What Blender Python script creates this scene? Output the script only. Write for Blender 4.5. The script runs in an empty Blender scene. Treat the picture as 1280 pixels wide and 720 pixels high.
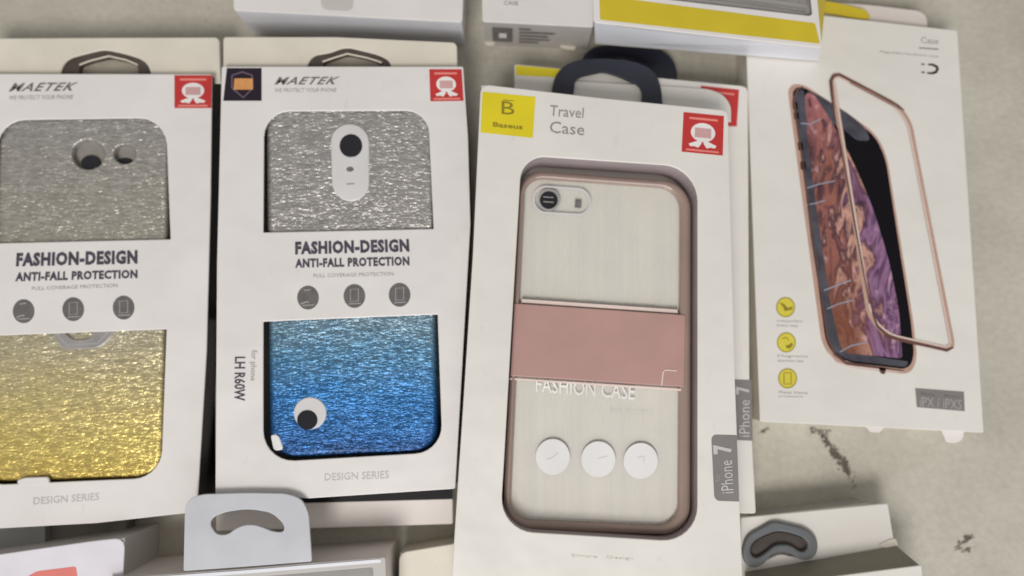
import bpy, math, random
from mathutils import Vector, Euler
from mathutils.geometry import tessellate_polygon
random.seed(4)
scene = bpy.context.scene
COL = scene.collection

# ------------------------------------------------------------------ camera
H = 0.335                     # metres from the floor to the lens
TILT = math.radians(6.0)
F = 924.0                     # focal length in pixels of the 1280 wide photograph
cd = bpy.data.cameras.new('camera')
cam = bpy.data.objects.new('camera', cd); COL.objects.link(cam)
cam.location = (0, 0, H); cam.rotation_euler = (TILT, 0, 0)
cd.sensor_width = 36.0; cd.lens = 36.0*F/1280.0
cd.clip_start = 0.01; cd.clip_end = 50
cd.dof.use_dof = True; cd.dof.focus_distance = 0.277; cd.dof.aperture_fstop = 4.5
scene.camera = cam

# ------------------------------------------------------------------ light
w = bpy.data.worlds.new('World'); scene.world = w; w.use_nodes = True
bg = w.node_tree.nodes['Background']
bg.inputs[0].default_value = (1.0, 0.975, 0.94, 1); bg.inputs[1].default_value = 0.31

def area(name, loc, target, size, power, color):
    l = bpy.data.lights.new(name, 'AREA'); l.size = size; l.energy = power; l.color = color
    o = bpy.data.objects.new(name, l); COL.objects.link(o); o.location = loc
    o.rotation_euler = (Vector(target)-Vector(loc)).to_track_quat('-Z', 'Y').to_euler()
    return o
area('ceiling_light', (-0.30, -1.0, 1.5), (0, 0, 0), 0.6, 18.0, (1.0, 0.965, 0.93))
area('window_light', (0.25, -1.5, 0.75), (0, 0.1, 0), 0.9, 7.0, (0.80, 0.88, 1.0))
scene.view_settings.view_transform = 'Standard'
try: scene.view_settings.look = 'None'
except Exception: pass
scene.view_settings.exposure = 0.18
scene.view_settings.gamma = 1.0

# ------------------------------------------------------------------ placing
ROT = Euler((TILT, 0, 0)).to_matrix()
def P(px, py, z):
    """the point at height z that the photograph shows at (px, py)"""
    d = ROT @ Vector(((px-640)/F, -(py-360)/F, -1.0))
    t = (z-H)/d.z
    return Vector((d.x*t, d.y*t, z))
def PL(pts, z): return [P(x, y, z) for x, y in pts]
def XY(pts, z): return [P(x, y, z).xy for x, y in pts]

# ------------------------------------------------------------------ materials
def lin(c):
    return tuple(((v/255.0)/12.92 if v/255.0 <= 0.04045 else ((v/255.0+0.055)/1.055)**2.4) for v in c)
def nt_new(name):
    m = bpy.data.materials.new(name); m.use_nodes = True
    return m, m.node_tree, m.node_tree.nodes['Principled BSDF']
def N(nt, t, **kw):
    n = nt.nodes.new(t)
    for k, v in kw.items(): setattr(n, k, v)
    return n
def objco(nt, scale=(1000, 1000, 1000), rot=(0, 0, 0)):
    tc = N(nt, 'ShaderNodeTexCoord'); mp = N(nt, 'ShaderNodeMapping')
    mp.inputs['Scale'].default_value = scale; mp.inputs['Rotation'].default_value = rot
    nt.links.new(tc.outputs['Object'], mp.inputs['Vector'])
    return mp.outputs['Vector']
def mat(name, rgb, rough=0.5, metal=0.0, var=0.06, vscale=0.06, bump=0.02, bscale=2.0, coat=0.0, spec=0.5, dent=0.0):
    """rgb is the thing's own colour, linear; mottled a little, with a fine relief"""
    m, nt, b = nt_new(name)
    co = objco(nt)
    n1 = N(nt, 'ShaderNodeTexNoise'); n1.inputs['Scale'].default_value = vscale; n1.inputs['Detail'].default_value = 5
    nt.links.new(co, n1.inputs['Vector'])
    mr = N(nt, 'ShaderNodeMapRange'); mr.inputs[1].default_value = 0.3; mr.inputs[2].default_value = 0.7
    mr.inputs[3].default_value = 1-var; mr.inputs[4].default_value = 1+var
    nt.links.new(n1.outputs['Fac'], mr.inputs[0])
    mx = N(nt, 'ShaderNodeVectorMath', operation='SCALE'); mx.inputs[0].default_value = rgb
    nt.links.new(mr.outputs[0], mx.inputs['Scale'])
    nt.links.new(mx.outputs[0], b.inputs['Base Color'])
    n2 = N(nt, 'ShaderNodeTexNoise'); n2.inputs['Scale'].default_value = bscale; n2.inputs['Detail'].default_value = 3
    nt.links.new(co, n2.inputs['Vector'])
    bp = N(nt, 'ShaderNodeBump'); bp.inputs['Strength'].default_value = 1.0; bp.inputs['Distance'].default_value = bump*0.001
    nt.links.new(n2.outputs['Fac'], bp.inputs['Height']); nt.links.new(bp.outputs[0], b.inputs['Normal'])
    if dent:                                      # board never lies quite flat, and its print is rubbed here and there
        n3 = N(nt, 'ShaderNodeTexNoise'); n3.inputs['Scale'].default_value = 0.035; n3.inputs['Detail'].default_value = 2
        nt.links.new(co, n3.inputs['Vector'])
        b3 = N(nt, 'ShaderNodeBump'); b3.inputs['Distance'].default_value = dent*0.001; b3.inputs['Strength'].default_value = 1.0
        nt.links.new(n3.outputs['Fac'], b3.inputs['Height']); nt.links.new(b3.outputs[0], bp.inputs['Normal'])
        n4 = N(nt, 'ShaderNodeTexNoise'); n4.inputs['Scale'].default_value = 0.22; n4.inputs['Detail'].default_value = 8; n4.inputs['Roughness'].default_value = 0.7
        nt.links.new(objco(nt, (1000, 420, 1000), (0, 0, 0.5)), n4.inputs['Vector'])
        m4 = N(nt, 'ShaderNodeMapRange'); m4.inputs[1].default_value = 0.62; m4.inputs[2].default_value = 0.74; m4.inputs[3].default_value = 1.0; m4.inputs[4].default_value = 0.90
        nt.links.new(n4.outputs['Fac'], m4.inputs[0])
        x4 = N(nt, 'ShaderNodeVectorMath', operation='SCALE'); nt.links.new(mx.outputs[0], x4.inputs[0]); nt.links.new(m4.outputs[0], x4.inputs['Scale'])
        nt.links.new(x4.outputs[0], b.inputs['Base Color'])
    rr = N(nt, 'ShaderNodeMapRange'); rr.inputs[3].default_value = max(0.02, rough-0.08); rr.inputs[4].default_value = min(1, rough+0.08)
    nt.links.new(n1.outputs['Fac'], rr.inputs[0]); nt.links.new(rr.outputs[0], b.inputs['Roughness'])
    b.inputs['Metallic'].default_value = metal
    b.inputs['Coat Weight'].default_value = coat
    b.inputs['Coat Roughness'].default_value = 0.25
    b.inputs['Specular IOR Level'].default_value = spec
    return m
M = {}
M['card'] = mat('white_card', (0.755, 0.72, 0.70), 0.40, var=0.035, vscale=0.03, coat=0.2, dent=1.2)
M['card_warm'] = mat('warm_white_card', (0.75, 0.72, 0.67), 0.42, var=0.035, vscale=0.03, coat=0.15, dent=1.2)
M['card_cream'] = mat('cream_card', (0.72, 0.67, 0.57), 0.55, var=0.05, vscale=0.05, dent=1.2)
M['card_pink'] = mat('faintly_pink_card', (0.72, 0.66, 0.62), 0.5, var=0.03, vscale=0.04)
M['card_cool'] = mat('cool_white_card', (0.76, 0.77, 0.82), 0.4, var=0.03, vscale=0.04, coat=0.2, dent=1.0)
M['card_grey'] = mat('light_grey_card', (0.50, 0.475, 0.45), 0.5, var=0.04)
M['card_back'] = mat('raw_board', (0.40, 0.36, 0.29), 0.75, var=0.08, vscale=0.2)
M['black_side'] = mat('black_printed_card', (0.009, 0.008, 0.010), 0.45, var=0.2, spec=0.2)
M['navy'] = mat('navy_plastic', (0.022, 0.025, 0.040), 0.38, var=0.15, vscale=0.05)
M['hook_brown'] = mat('dark_brown_plastic', (0.075, 0.058, 0.048), 0.35, var=0.25, vscale=0.1)
M['hook_grey'] = mat('grey_blue_rubber', (0.135, 0.142, 0.15), 0.45, var=0.1)
M['tab_grey'] = mat('pale_grey_blue_plastic', (0.53, 0.54, 0.575), 0.32, var=0.05, coat=0.3)
M['red'] = mat('red_print', (0.52, 0.030, 0.028), 0.4, var=0.06, coat=0.2)
M['red_pale'] = mat('pale_red_print', (0.80, 0.25, 0.21), 0.4)
M['pink_print'] = mat('pinkish_grey_print', (0.60, 0.36, 0.35), 0.4)
M['white_ink'] = mat('white_print', (0.82, 0.78, 0.76), 0.45)
M['yellow'] = mat('yellow_print', (0.74, 0.61, 0.012), 0.42, var=0.04, coat=0.15)
M['yellow_dark'] = mat('mustard_print', (0.62, 0.48, 0.02), 0.38, var=0.05, coat=0.2)
M['yellow_icon'] = mat('lemon_print', (0.68, 0.58, 0.06), 0.42)
M['olive_ink'] = mat('olive_line_print', (0.26, 0.21, 0.015), 0.5)
M['ink'] = mat('dark_violet_ink', (0.060, 0.052, 0.075), 0.5, var=0.25, vscale=0.4)
M['ink_grey'] = mat('grey_ink', (0.16, 0.145, 0.14), 0.5, var=0.25, vscale=0.4)
M['ink_pale'] = mat('faded_grey_ink', (0.36, 0.34, 0.33), 0.5)
M['ink_mid'] = mat('mid_grey_ink', (0.25, 0.235, 0.225), 0.5)
M['ink_ghost'] = mat('ghost_grey_ink', (0.645, 0.615, 0.565), 0.5)
M['ink_soft'] = mat('soft_grey_ink', (0.53, 0.505, 0.49), 0.5)
M['ink_faint'] = mat('faint_grey_ink', (0.56, 0.53, 0.50), 0.5)
M['ink_black'] = mat('black_ink', (0.03, 0.027, 0.027), 0.4)
M['icon_grey'] = mat('icon_grey_print', (0.135, 0.125, 0.12), 0.45, var=0.15, vscale=0.3)
M['icon_line'] = mat('icon_line_print', (0.38, 0.36, 0.35), 0.45)
M['label_grey'] = mat('grey_label_print', (0.225, 0.205, 0.20), 0.4, var=0.05)
M['shield_dark'] = mat('dark_plum_print', (0.022, 0.014, 0.026), 0.4, spec=0.25)
M['shield_line'] = mat('plum_outline_print', (0.13, 0.09, 0.12), 0.35)
M['orange'] = mat('orange_foil', (0.66, 0.30, 0.10), 0.35, var=0.12, vscale=0.3)
M['mauve'] = mat('mauve_card', (0.40, 0.335, 0.34), 0.5, var=0.05)
M['copper'] = mat('rose_copper_plastic', (0.37, 0.27, 0.225), 0.20, metal=0.2, var=0.08, vscale=0.05, coat=0.5)
M['pink'] = mat('dusty_pink_leather', (0.46, 0.275, 0.245), 0.42, var=0.05, bump=0.05, bscale=2.2)
M['pink_edge'] = mat('pale_pink_edge', (0.80, 0.66, 0.60), 0.35)
M['insert'] = mat('pale_insert_card', (0.80, 0.77, 0.715), 0.5, var=0.03)
M['sticker'] = mat('white_vinyl', (0.79, 0.775, 0.765), 0.4, var=0.03)
M['ghost'] = mat('clear_white_ink', (0.84, 0.825, 0.80), 0.4)
M['ring_metal'] = mat('dull_ring_metal', (0.44, 0.41, 0.40), 0.3, metal=0.5, var=0.15, vscale=0.1)
M['recess_grey'] = mat('warm_grey_plastic', (0.27, 0.25, 0.225), 0.4, var=0.12, vscale=0.2)
M['silver'] = mat('brushed_silver', (0.62, 0.60, 0.585), 0.28, metal=0.7, var=0.08)
M['module'] = mat('satin_white_plastic', (0.66, 0.64, 0.64), 0.35, var=0.04, coat=0.3)
M['lens'] = mat('dark_lens_glass', (0.016, 0.016, 0.020), 0.12, coat=0.2, spec=0.35)
M['window_grey'] = mat('grey_inner_tray', (0.36, 0.35, 0.345), 0.4, var=0.08)
M['rose_print'] = mat('rose_gold_print', (0.50, 0.315, 0.245), 0.35, coat=0.2, var=0.08, vscale=0.2)
M['rose_dark'] = mat('dark_rose_print', (0.12, 0.055, 0.045), 0.4, var=0.2, vscale=0.2)
M['rose_light'] = mat('light_rose_print', (0.74, 0.61, 0.54), 0.4)
M['slate_print'] = mat('slate_grey_print', (0.070, 0.068, 0.085), 0.45, spec=0.25, var=0.35, vscale=0.15)
M['pale_line'] = mat('pale_blue_line_print', (0.30, 0.31, 0.37), 0.4)
M['black_print'] = mat('black_screen_print', (0.006, 0.005, 0.007), 0.5, spec=0.12)
M['lilac'] = mat('lilac_white_card', (0.74, 0.71, 0.76), 0.4, var=0.04)
M['salmon'] = mat('salmon_print', (0.72, 0.20, 0.17), 0.45)
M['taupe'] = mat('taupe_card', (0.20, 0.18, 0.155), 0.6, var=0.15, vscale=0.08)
M['shaded_card'] = mat('shaded_olive_card', (0.235, 0.215, 0.165), 0.6, var=0.06)  # card darkened in its colour for a side that lies in shade
M['label_text'] = mat('pale_label_ink', (0.55, 0.53, 0.52), 0.5)
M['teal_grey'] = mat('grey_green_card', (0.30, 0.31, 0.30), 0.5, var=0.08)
M['shadow_tan'] = mat('tan_card', (0.47, 0.43, 0.345), 0.6, var=0.06)

def clear_mat(name, tint, gloss, streak=0.0):
    m = bpy.data.materials.new(name); m.use_nodes = True; nt = m.node_tree; nt.nodes.clear()
    out = N(nt, 'ShaderNodeOutputMaterial'); mix = N(nt, 'ShaderNodeMixShader')
    tr = N(nt, 'ShaderNodeBsdfTransparent'); tr.inputs[0].default_value = (*tint, 1)
    gl = N(nt, 'ShaderNodeBsdfGlossy'); gl.inputs['Roughness'].default_value = 0.12
    fr = N(nt, 'ShaderNodeFresnel'); fr.inputs[0].default_value = 1.45
    mu = N(nt, 'ShaderNodeMath', operation='MULTIPLY'); mu.inputs[1].default_value = gloss
    nt.links.new(fr.outputs[0], mu.inputs[0])
    co = objco(nt, (560, 9, 100))
    n = N(nt, 'ShaderNodeTexNoise'); n.inputs['Scale'].default_value = 0.6; n.inputs['Detail'].default_value = 3
    nt.links.new(co, n.inputs['Vector'])
    bp = N(nt, 'ShaderNodeBump'); bp.inputs['Distance'].default_value = 0.0001*streak; bp.inputs['Strength'].default_value = 1
    nt.links.new(n.outputs['Fac'], bp.inputs['Height']); nt.links.new(bp.outputs[0], gl.inputs['Normal'])
    nt.links.new(mu.outputs[0], mix.inputs[0]); nt.links.new(tr.outputs[0], mix.inputs[1]); nt.links.new(gl.outputs[0], mix.inputs[2])
    if streak:                                    # clear plastic whose faint ribs run lengthwise
        df = N(nt, 'ShaderNodeBsdfDiffuse'); df.inputs[0].default_value = (0.88, 0.87, 0.84, 1)
        m2 = N(nt, 'ShaderNodeMixShader'); r = N(nt, 'ShaderNodeMapRange')
        r.inputs[1].default_value = 0.35; r.inputs[2].default_value = 0.7; r.inputs[3].default_value = 0.0; r.inputs[4].default_value = 0.17
        nt.links.new(n.outputs['Fac'], r.inputs[0]); nt.links.new(r.outputs[0], m2.inputs[0])
        nt.links.new(mix.outputs[0], m2.inputs[1]); nt.links.new(df.outputs[0], m2.inputs[2])
        nt.links.new(m2.outputs[0], out.inputs[0])
    else:
        nt.links.new(mix.outputs[0], out.inputs[0])
    return m
M['film'] = clear_mat('clear_film', (0.975, 0.975, 0.97), 0.55)
M['clear'] = clear_mat('clear_ribbed_plastic', (0.99, 0.99, 0.985), 0.5, 0.4)

def glitter(name, stops, y0, y1, rot, amount=1.0, spark=(0.10, 0.10, 0.09)):
    """crumpled foil flakes under clear plastic; the foil's own colour runs through stops from world y0 to y1 (local metres)"""
    m, nt, b = nt_new(name)
    tc = N(nt, 'ShaderNodeTexCoord'); sx = N(nt, 'ShaderNodeSeparateXYZ')
    nt.links.new(tc.outputs['Object'], sx.inputs[0])
    big = N(nt, 'ShaderNodeTexNoise'); big.inputs['Scale'].default_value = 0.12; big.inputs['Detail'].default_value = 4
    nt.links.new(objco(nt), big.inputs['Vector'])
    jit = N(nt, 'ShaderNodeMath', operation='MULTIPLY_ADD'); jit.inputs[1].default_value = 0.016; jit.inputs[2].default_value = -0.008
    nt.links.new(big.outputs['Fac'], jit.inputs[0])
    ad = N(nt, 'ShaderNodeMath', operation='ADD'); nt.links.new(sx.outputs['Y'], ad.inputs[0]); nt.links.new(jit.outputs[0], ad.inputs[1])
    mr = N(nt, 'ShaderNodeMapRange'); mr.inputs[1].default_value = y0; mr.inputs[2].default_value = y1
    nt.links.new(ad.outputs[0], mr.inputs[0])
    cr = N(nt, 'ShaderNodeValToRGB'); el = cr.color_ramp.elements
    while len(el) > 1: el.remove(el[-1])
    el[0].position = stops[0][0]; el[0].color = (*stops[0][1], 1)
    for p, c in stops[1:]:
        e = el.new(p); e.color = (*c, 1)
    nt.links.new(mr.outputs[0], cr.inputs[0])
    # two sizes of crinkle, drawn out across the case
    def noise(sc, scale, det):
        n = N(nt, 'ShaderNodeTexNoise'); n.inputs['Scale'].default_value = scale; n.inputs['Detail'].default_value = det
        n.inputs['Roughness'].default_value = 0.65
        nt.links.new(objco(nt, sc, (0, 0, rot)), n.inputs['Vector']); return n
    nA = noise((300, 1000, 1000), 0.45, 3)
    vo = N(nt, 'ShaderNodeTexVoronoi'); vo.inputs['Scale'].default_value = 1.0; vo.inputs['Randomness'].default_value = 1.0
    # flakes are a little wavy: warp their cells
    wv = N(nt, 'ShaderNodeTexNoise'); wv.inputs['Scale'].default_value = 0.5; wv.inputs['Detail'].default_value = 2
    nt.links.new(objco(nt), wv.inputs['Vector'])
    wm = N(nt, 'ShaderNodeVectorMath', operation='MULTIPLY_ADD'); wm.inputs[1].default_value = (1.6, 1.6, 0)
    nt.links.new(wv.outputs['Color'], wm.inputs[0]); nt.links.new(objco(nt, (480, 1500, 0), (0, 0, rot)), wm.inputs[2])
    nt.links.new(wm.outputs[0], vo.inputs['Vector'])
    sc = N(nt, 'ShaderNodeSeparateColor'); nt.links.new(vo.outputs['Color'], sc.inputs[0])
    def mrange(src, a0, a1, b0, b1):
        q = N(nt, 'ShaderNodeMapRange'); q.inputs[1].default_value = a0; q.inputs[2].default_value = a1; q.inputs[3].default_value = b0; q.inputs[4].default_value = b1
        nt.links.new(src, q.inputs[0]); return q.outputs[0]
    def math2(op, a_, b_):
        q = N(nt, 'ShaderNodeMath', operation=op)
        for i_, v_ in enumerate((a_, b_)):
            if isinstance(v_, (int, float)): q.inputs[i_].default_value = v_
            else: nt.links.new(v_, q.inputs[i_])
        return q.outputs[0]
    tone = math2('MULTIPLY', mrange(sc.outputs[0], 0, 1, 1-0.17*amount, 1+0.17*amount), mrange(nA.outputs['Fac'], 0.3, 0.7, 1-0.18*amount, 1+0.16*amount))
    mul = N(nt, 'ShaderNodeVectorMath', operation='SCALE'); nt.links.new(cr.outputs[0], mul.inputs[0]); nt.links.new(tone, mul.inputs['Scale'])
    # the bright flakes: sparkle highlights painted into the colour, sparse, thicker in places
    pt = N(nt, 'ShaderNodeTexNoise'); pt.inputs['Scale'].default_value = 0.06; pt.inputs['Detail'].default_value = 3
    nt.links.new(objco(nt), pt.inputs['Vector'])
    dens = math2('ADD', sc.outputs[1], mrange(pt.outputs['Fac'], 0.3, 0.7, -0.14, 0.09))
    body = mrange(vo.outputs['Distance'], 0.25, 0.50, 1.0, 0.0)
    fl = math2('MULTIPLY', mrange(dens, 0.85, 0.93, 0.0, 1.0), body)
    mx = N(nt, 'ShaderNodeMix', data_type='RGBA'); nt.links.new(fl, mx.inputs[0])
    nt.links.new(mul.outputs[0], mx.inputs[6])
    br = N(nt, 'ShaderNodeVectorMath', operation='MULTIPLY_ADD'); br.inputs[1].default_value = (1.7, 1.7, 1.7); br.inputs[2].default_value = spark
    nt.links.new(cr.outputs[0], br.inputs[0]); nt.links.new(br.outputs[0], mx.inputs[7])
    nt.links.new(mx.outputs[2], b.inputs['Base Color'])
    # every flake lies at its own tilt
    hs = math2('ADD', math2('MULTIPLY', nA.outputs['Fac'], 1.2), math2('MULTIPLY', mrange(vo.outputs['Distance'], 0.0, 0.7, 1.0, 0.0), 0.35))
    bp = N(nt, 'ShaderNodeBump'); bp.inputs['Distance'].default_value = 0.0004; bp.inputs['Strength'].default_value = 1
    nt.links.new(hs, bp.inputs['Height'])
    tv = N(nt, 'ShaderNodeVectorMath', operation='MULTIPLY_ADD'); tv.inputs[1].default_value = (0.24*amount, 0.34*amount, 0); tv.inputs[2].default_value = (-0.12*amount, -0.17*amount, 0)
    nt.links.new(vo.outputs['Color'], tv.inputs[0])
    av = N(nt, 'ShaderNodeVectorMath', operation='ADD'); nt.links.new(bp.outputs[0], av.inputs[0]); nt.links.new(tv.outputs[0], av.inputs[1])
    nv = N(nt, 'ShaderNodeVectorMath', operation='NORMALIZE'); nt.links.new(av.outputs[0], nv.inputs[0])
    nt.links.new(nv.outputs[0], b.inputs['Normal'])
    b.inputs['Metallic'].default_value = 0.55; b.inputs['Roughness'].default_value = 0.33
    b.inputs['Coat Weight'].default_value = 0.25; b.inputs['Coat Roughness'].default_value = 0.1
    return m

def swirl_mat(name):
    """printed swirl of orange, plum and lilac"""
    m, nt, b = nt_new(name)
    co = objco(nt, (30, 11, 1), (0, 0, -0.25))
    n0 = N(nt, 'ShaderNodeTexNoise'); n0.inputs['Scale'].default_value = 3.6; n0.inputs['Detail'].default_value = 6; n0.inputs['Distortion'].default_value = 1.5
    nt.links.new(co, n0.inputs['Vector'])
    sx = N(nt, 'ShaderNodeSeparateXYZ'); tc = N(nt, 'ShaderNodeTexCoord'); nt.links.new(tc.outputs['Generated'], sx.inputs[0])
    ad = N(nt, 'ShaderNodeMath', operation='MULTIPLY_ADD'); ad.inputs[1].default_value = 0.56
    nt.links.new(sx.outputs['X'], ad.inputs[0])
    sc = N(nt, 'ShaderNodeMath', operation='MULTIPLY_ADD'); sc.inputs[1].default_value = 0.85; sc.inputs[2].default_value = -0.22
    nt.links.new(n0.outputs['Fac'], sc.inputs[0]); nt.links.new(sc.outputs[0], ad.inputs[2])
    cr = N(nt, 'ShaderNodeValToRGB'); el = cr.color_ramp.elements
    st = [(0.0, (46, 34, 42)), (0.20, (94, 56, 58)), (0.32, (156, 98, 84)), (0.40, (74, 44, 58)), (0.48, (208, 158, 140)),
          (0.55, (88, 52, 76)), (0.66, (150, 110, 146)), (0.74, (84, 50, 86)), (0.84, (178, 138, 166)), (1.0, (176, 104, 120))]
    el[0].position = 0; el[0].color = (*lin(st[0][1]), 1); el[1].position = 1; el[1].color = (*lin(st[-1][1]), 1)
    for p, c in st[1:-1]:
        e = el.new(p); e.color = (*lin(c), 1)
    nt.links.new(ad.outputs[0], cr.inputs[0])
    # the foot of the print settles into plain brown, its head into rose, with dark flecks between
    def rng(src, a0, a1, b0, b1):
        q = N(nt, 'ShaderNodeMapRange'); q.inputs[1].default_value = a0; q.inputs[2].default_value = a1; q.inputs[3].default_value = b0; q.inputs[4].default_value = b1
        nt.links.new(src, q.inputs[0]); return q.outputs[0]
    def mixc(f, a, col):
        q = N(nt, 'ShaderNodeMix', data_type='RGBA'); nt.links.new(f, q.inputs[0]); nt.links.new(a, q.inputs[6]); q.inputs[7].default_value = (*lin(col), 1); return q.outputs[2]
    def mul2(a, c):
        q = N(nt, 'ShaderNodeMath', operation='MULTIPLY'); nt.links.new(a, q.inputs[0]); nt.links.new(c, q.inputs[1]); return q.outputs[0]
    c1 = mixc(rng(sx.outputs['Y'], 0.72, 0.98, 0.0, 0.75), cr.outputs[0], (178, 112, 114))
    c2 = mixc(mul2(rng(sx.outputs['Y'], 0.10, 0.42, 0.85, 0.0), rng(sx.outputs['X'], 0.45, 0.72, 1.0, 0.0)), c1, (120, 68, 46))
    fn = N(nt, 'ShaderNodeTexNoise'); fn.inputs['Scale'].default_value = 0.26; fn.inputs['Detail'].default_value = 5; nt.links.new(objco(nt, (1000, 620, 1), (0, 0, -0.3)), fn.inputs['Vector'])
    c3 = mixc(mul2(rng(fn.outputs['Fac'], 0.56, 0.66, 0.0, 0.8), rng(sx.outputs['Y'], 0.25, 0.5, 0.15, 1.0)), c2, (58, 32, 48))
    c4 = mixc(rng(fn.outputs['Fac'], 0.40, 0.30, 0.0, 0.6), c3, (212, 172, 176))
    nt.links.new(c4, b.inputs['Base Color'])
    b.inputs['Roughness'].default_value = 0.4
    return m
M['swirl'] = swirl_mat('swirl_print')

def floor_mat():
    m, nt, b = nt_new('worn_painted_concrete')
    co = objco(nt)
    def nz(s, d, sc=(1, 1, 1)):
        n = N(nt, 'ShaderNodeTexNoise'); n.inputs['Scale'].default_value = s; n.inputs['Detail'].default_value = d
        n.inputs['Roughness'].default_value = 0.6; nt.links.new(co, n.inputs['Vector']); return n
    a = nz(0.022, 7); c = nz(0.35, 6); sp = nz(0.28, 3)
    cr = N(nt, 'ShaderNodeValToRGB'); e = cr.color_ramp.elements
    e[0].position = 0.3; e[0].color = (0.46, 0.43, 0.36, 1); e[1].position = 0.7; e[1].color = (0.575, 0.545, 0.465, 1)
    nt.links.new(a.outputs['Fac'], cr.inputs[0])
    mr = N(nt, 'ShaderNodeMapRange'); mr.inputs[1].default_value = 0.3; mr.inputs[2].default_value = 0.7; mr.inputs[3].default_value = 0.92; mr.inputs[4].default_value = 1.06
    nt.links.new(c.outputs['Fac'], mr.inputs[0])
    mu = N(nt, 'ShaderNodeVectorMath', operation='SCALE'); nt.links.new(cr.outputs[0], mu.inputs[0]); nt.links.new(mr.outputs[0], mu.inputs['Scale'])
    ms = N(nt, 'ShaderNodeMapRange'); ms.inputs[1].default_value = 0.67; ms.inputs[2].default_value = 0.76; ms.inputs[4].default_value = 0.35
    nt.links.new(sp.outputs['Fac'], ms.inputs[0])
    mx = N(nt, 'ShaderNodeMix', data_type='RGBA'); nt.links.new(ms.outputs[0], mx.inputs[0]); nt.links.new(mu.outputs[0], mx.inputs[6])
    mx.inputs[7].default_value = (0.16, 0.13, 0.10, 1)
    nt.links.new(mx.outputs[2], b.inputs['Base Color'])
    bp = N(nt, 'ShaderNodeBump'); bp.inputs['Distance'].default_value = 0.00025; bp.inputs['Strength'].default_value = 1
    nt.links.new(c.outputs['Fac'], bp.inputs['Height']); nt.links.new(bp.outputs[0], b.inputs['Normal'])
    b.inputs['Roughness'].default_value = 0.6
    return m
def stain_mat():
    """ragged dirt: opaque where the noise is high, fading to the rim of its patch"""
    m, nt, b = nt_new('brown_dirt')
    tc = N(nt, 'ShaderNodeTexCoord')
    n = N(nt, 'ShaderNodeTexNoise'); n.inputs['Scale'].default_value = 0.34; n.inputs['Detail'].default_value = 6; n.inputs['Roughness'].default_value = 0.66
    nt.links.new(objco(nt), n.inputs['Vector'])
    at = N(nt, 'ShaderNodeAttribute'); at.attribute_name = 'edge'
    ad = N(nt, 'ShaderNodeMath', operation='MULTIPLY_ADD'); ad.inputs[1].default_value = 0.42
    nt.links.new(at.outputs['Fac'], ad.inputs[0]); nt.links.new(n.outputs['Fac'], ad.inputs[2])
    mr = N(nt, 'ShaderNodeMapRange'); mr.inputs[1].default_value = 0.74; mr.inputs[2].default_value = 0.88; mr.inputs[4].default_value = 0.80
    nt.links.new(ad.outputs[0], mr.inputs[0]); nt.links.new(mr.outputs[0], b.inputs['Alpha'])
    b.inputs['Base Color'].default_value = (0.12, 0.095, 0.075, 1); b.inputs['Roughness'].default_value = 0.8
    return m

# ------------------------------------------------------------------ building
def thing(name, label, cat, at=(0, 0, 0), group=None):
    o = bpy.data.objects.new(name, None); COL.objects.link(o); o.location = at
    o.empty_display_size = 0.01
    o['label'] = label; o['category'] = cat
    if group: o['group'] = group
    return o
def origin_of(parent):
    v = Vector((0, 0, 0)); p = parent
    while p is not None: v += p.location; p = p.parent
    return v
def obj(name, verts, faces, m, parent=None, smooth=False, label=None):
    off = origin_of(parent)
    me = bpy.data.meshes.new(name)
    me.from_pydata([tuple(Vector(v)-off) for v in verts], [], faces)
    me.materials.append(m if not isinstance(m, str) else M[m])
    if smooth: me.shade_smooth()
    me.validate(); me.update()
    o = bpy.data.objects.new(name, me); COL.objects.link(o); o.parent = parent
    if label: o['label'] = label
    return o
def area2(l): return 0.5*sum(l[i][0]*l[(i+1) % len(l)][1]-l[(i+1) % len(l)][0]*l[i][1] for i in range(len(l)))
def ccw(l): return list(l) if area2(l) > 0 else list(reversed(l))
def offset(l, d):
    """shrink a counter-clockwise loop by d (negative grows it)"""
    out = []; n = len(l)
    for i in range(n):
        a, b, c = Vector(l[i-1]), Vector(l[i]), Vector(l[(i+1) % n])
        e1 = (b-a); e2 = (c-b)
        if e1.length < 1e-9 or e2.length < 1e-9: out.append(b); continue
        e1.normalize(); e2.normalize()
        n1 = Vector((-e1.y, e1.x)); n2 = Vector((-e2.y, e2.x)); s = n1+n2
        k = max(0.35, 1+n1.dot(n2)); out.append(b+s*(d/k))
    return out
def rnd(pts, r, n=6):
    """round the corners of a pixel polygon; r is one radius or one per corner"""
    out = []; k = len(pts); rs = r if isinstance(r, (list, tuple)) else [r]*k
    for i in range(k):
        p = Vector(pts[i]); a = Vector(pts[i-1]); b = Vector(pts[(i+1) % k]); q = rs[i]
        if q <= 0: out.append(tuple(p)); continue
        u = (a-p); v = (b-p); qa = min(q, u.length*0.49); qb = min(q, v.length*0.49)
        p0 = p+u.normalized()*qa; p3 = p+v.normalized()*qb
        c1 = p0+(p-p0)*0.5523; c2 = p3+(p-p3)*0.5523
        for j in range(n+1):
            t = j/n
            out.append(tuple(p0*(1-t)**3+c1*3*t*(1-t)**2+c2*3*t*t*(1-t)+p3*t**3))
    return out
def ell(cx, cy, rx, ry=None, n=28, a0=0.0):
    ry = ry or rx
    return [(cx+rx*math.cos(2*math.pi*i/n+a0), cy+ry*math.sin(2*math.pi*i/n+a0)) for i in range(n)]
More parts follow.
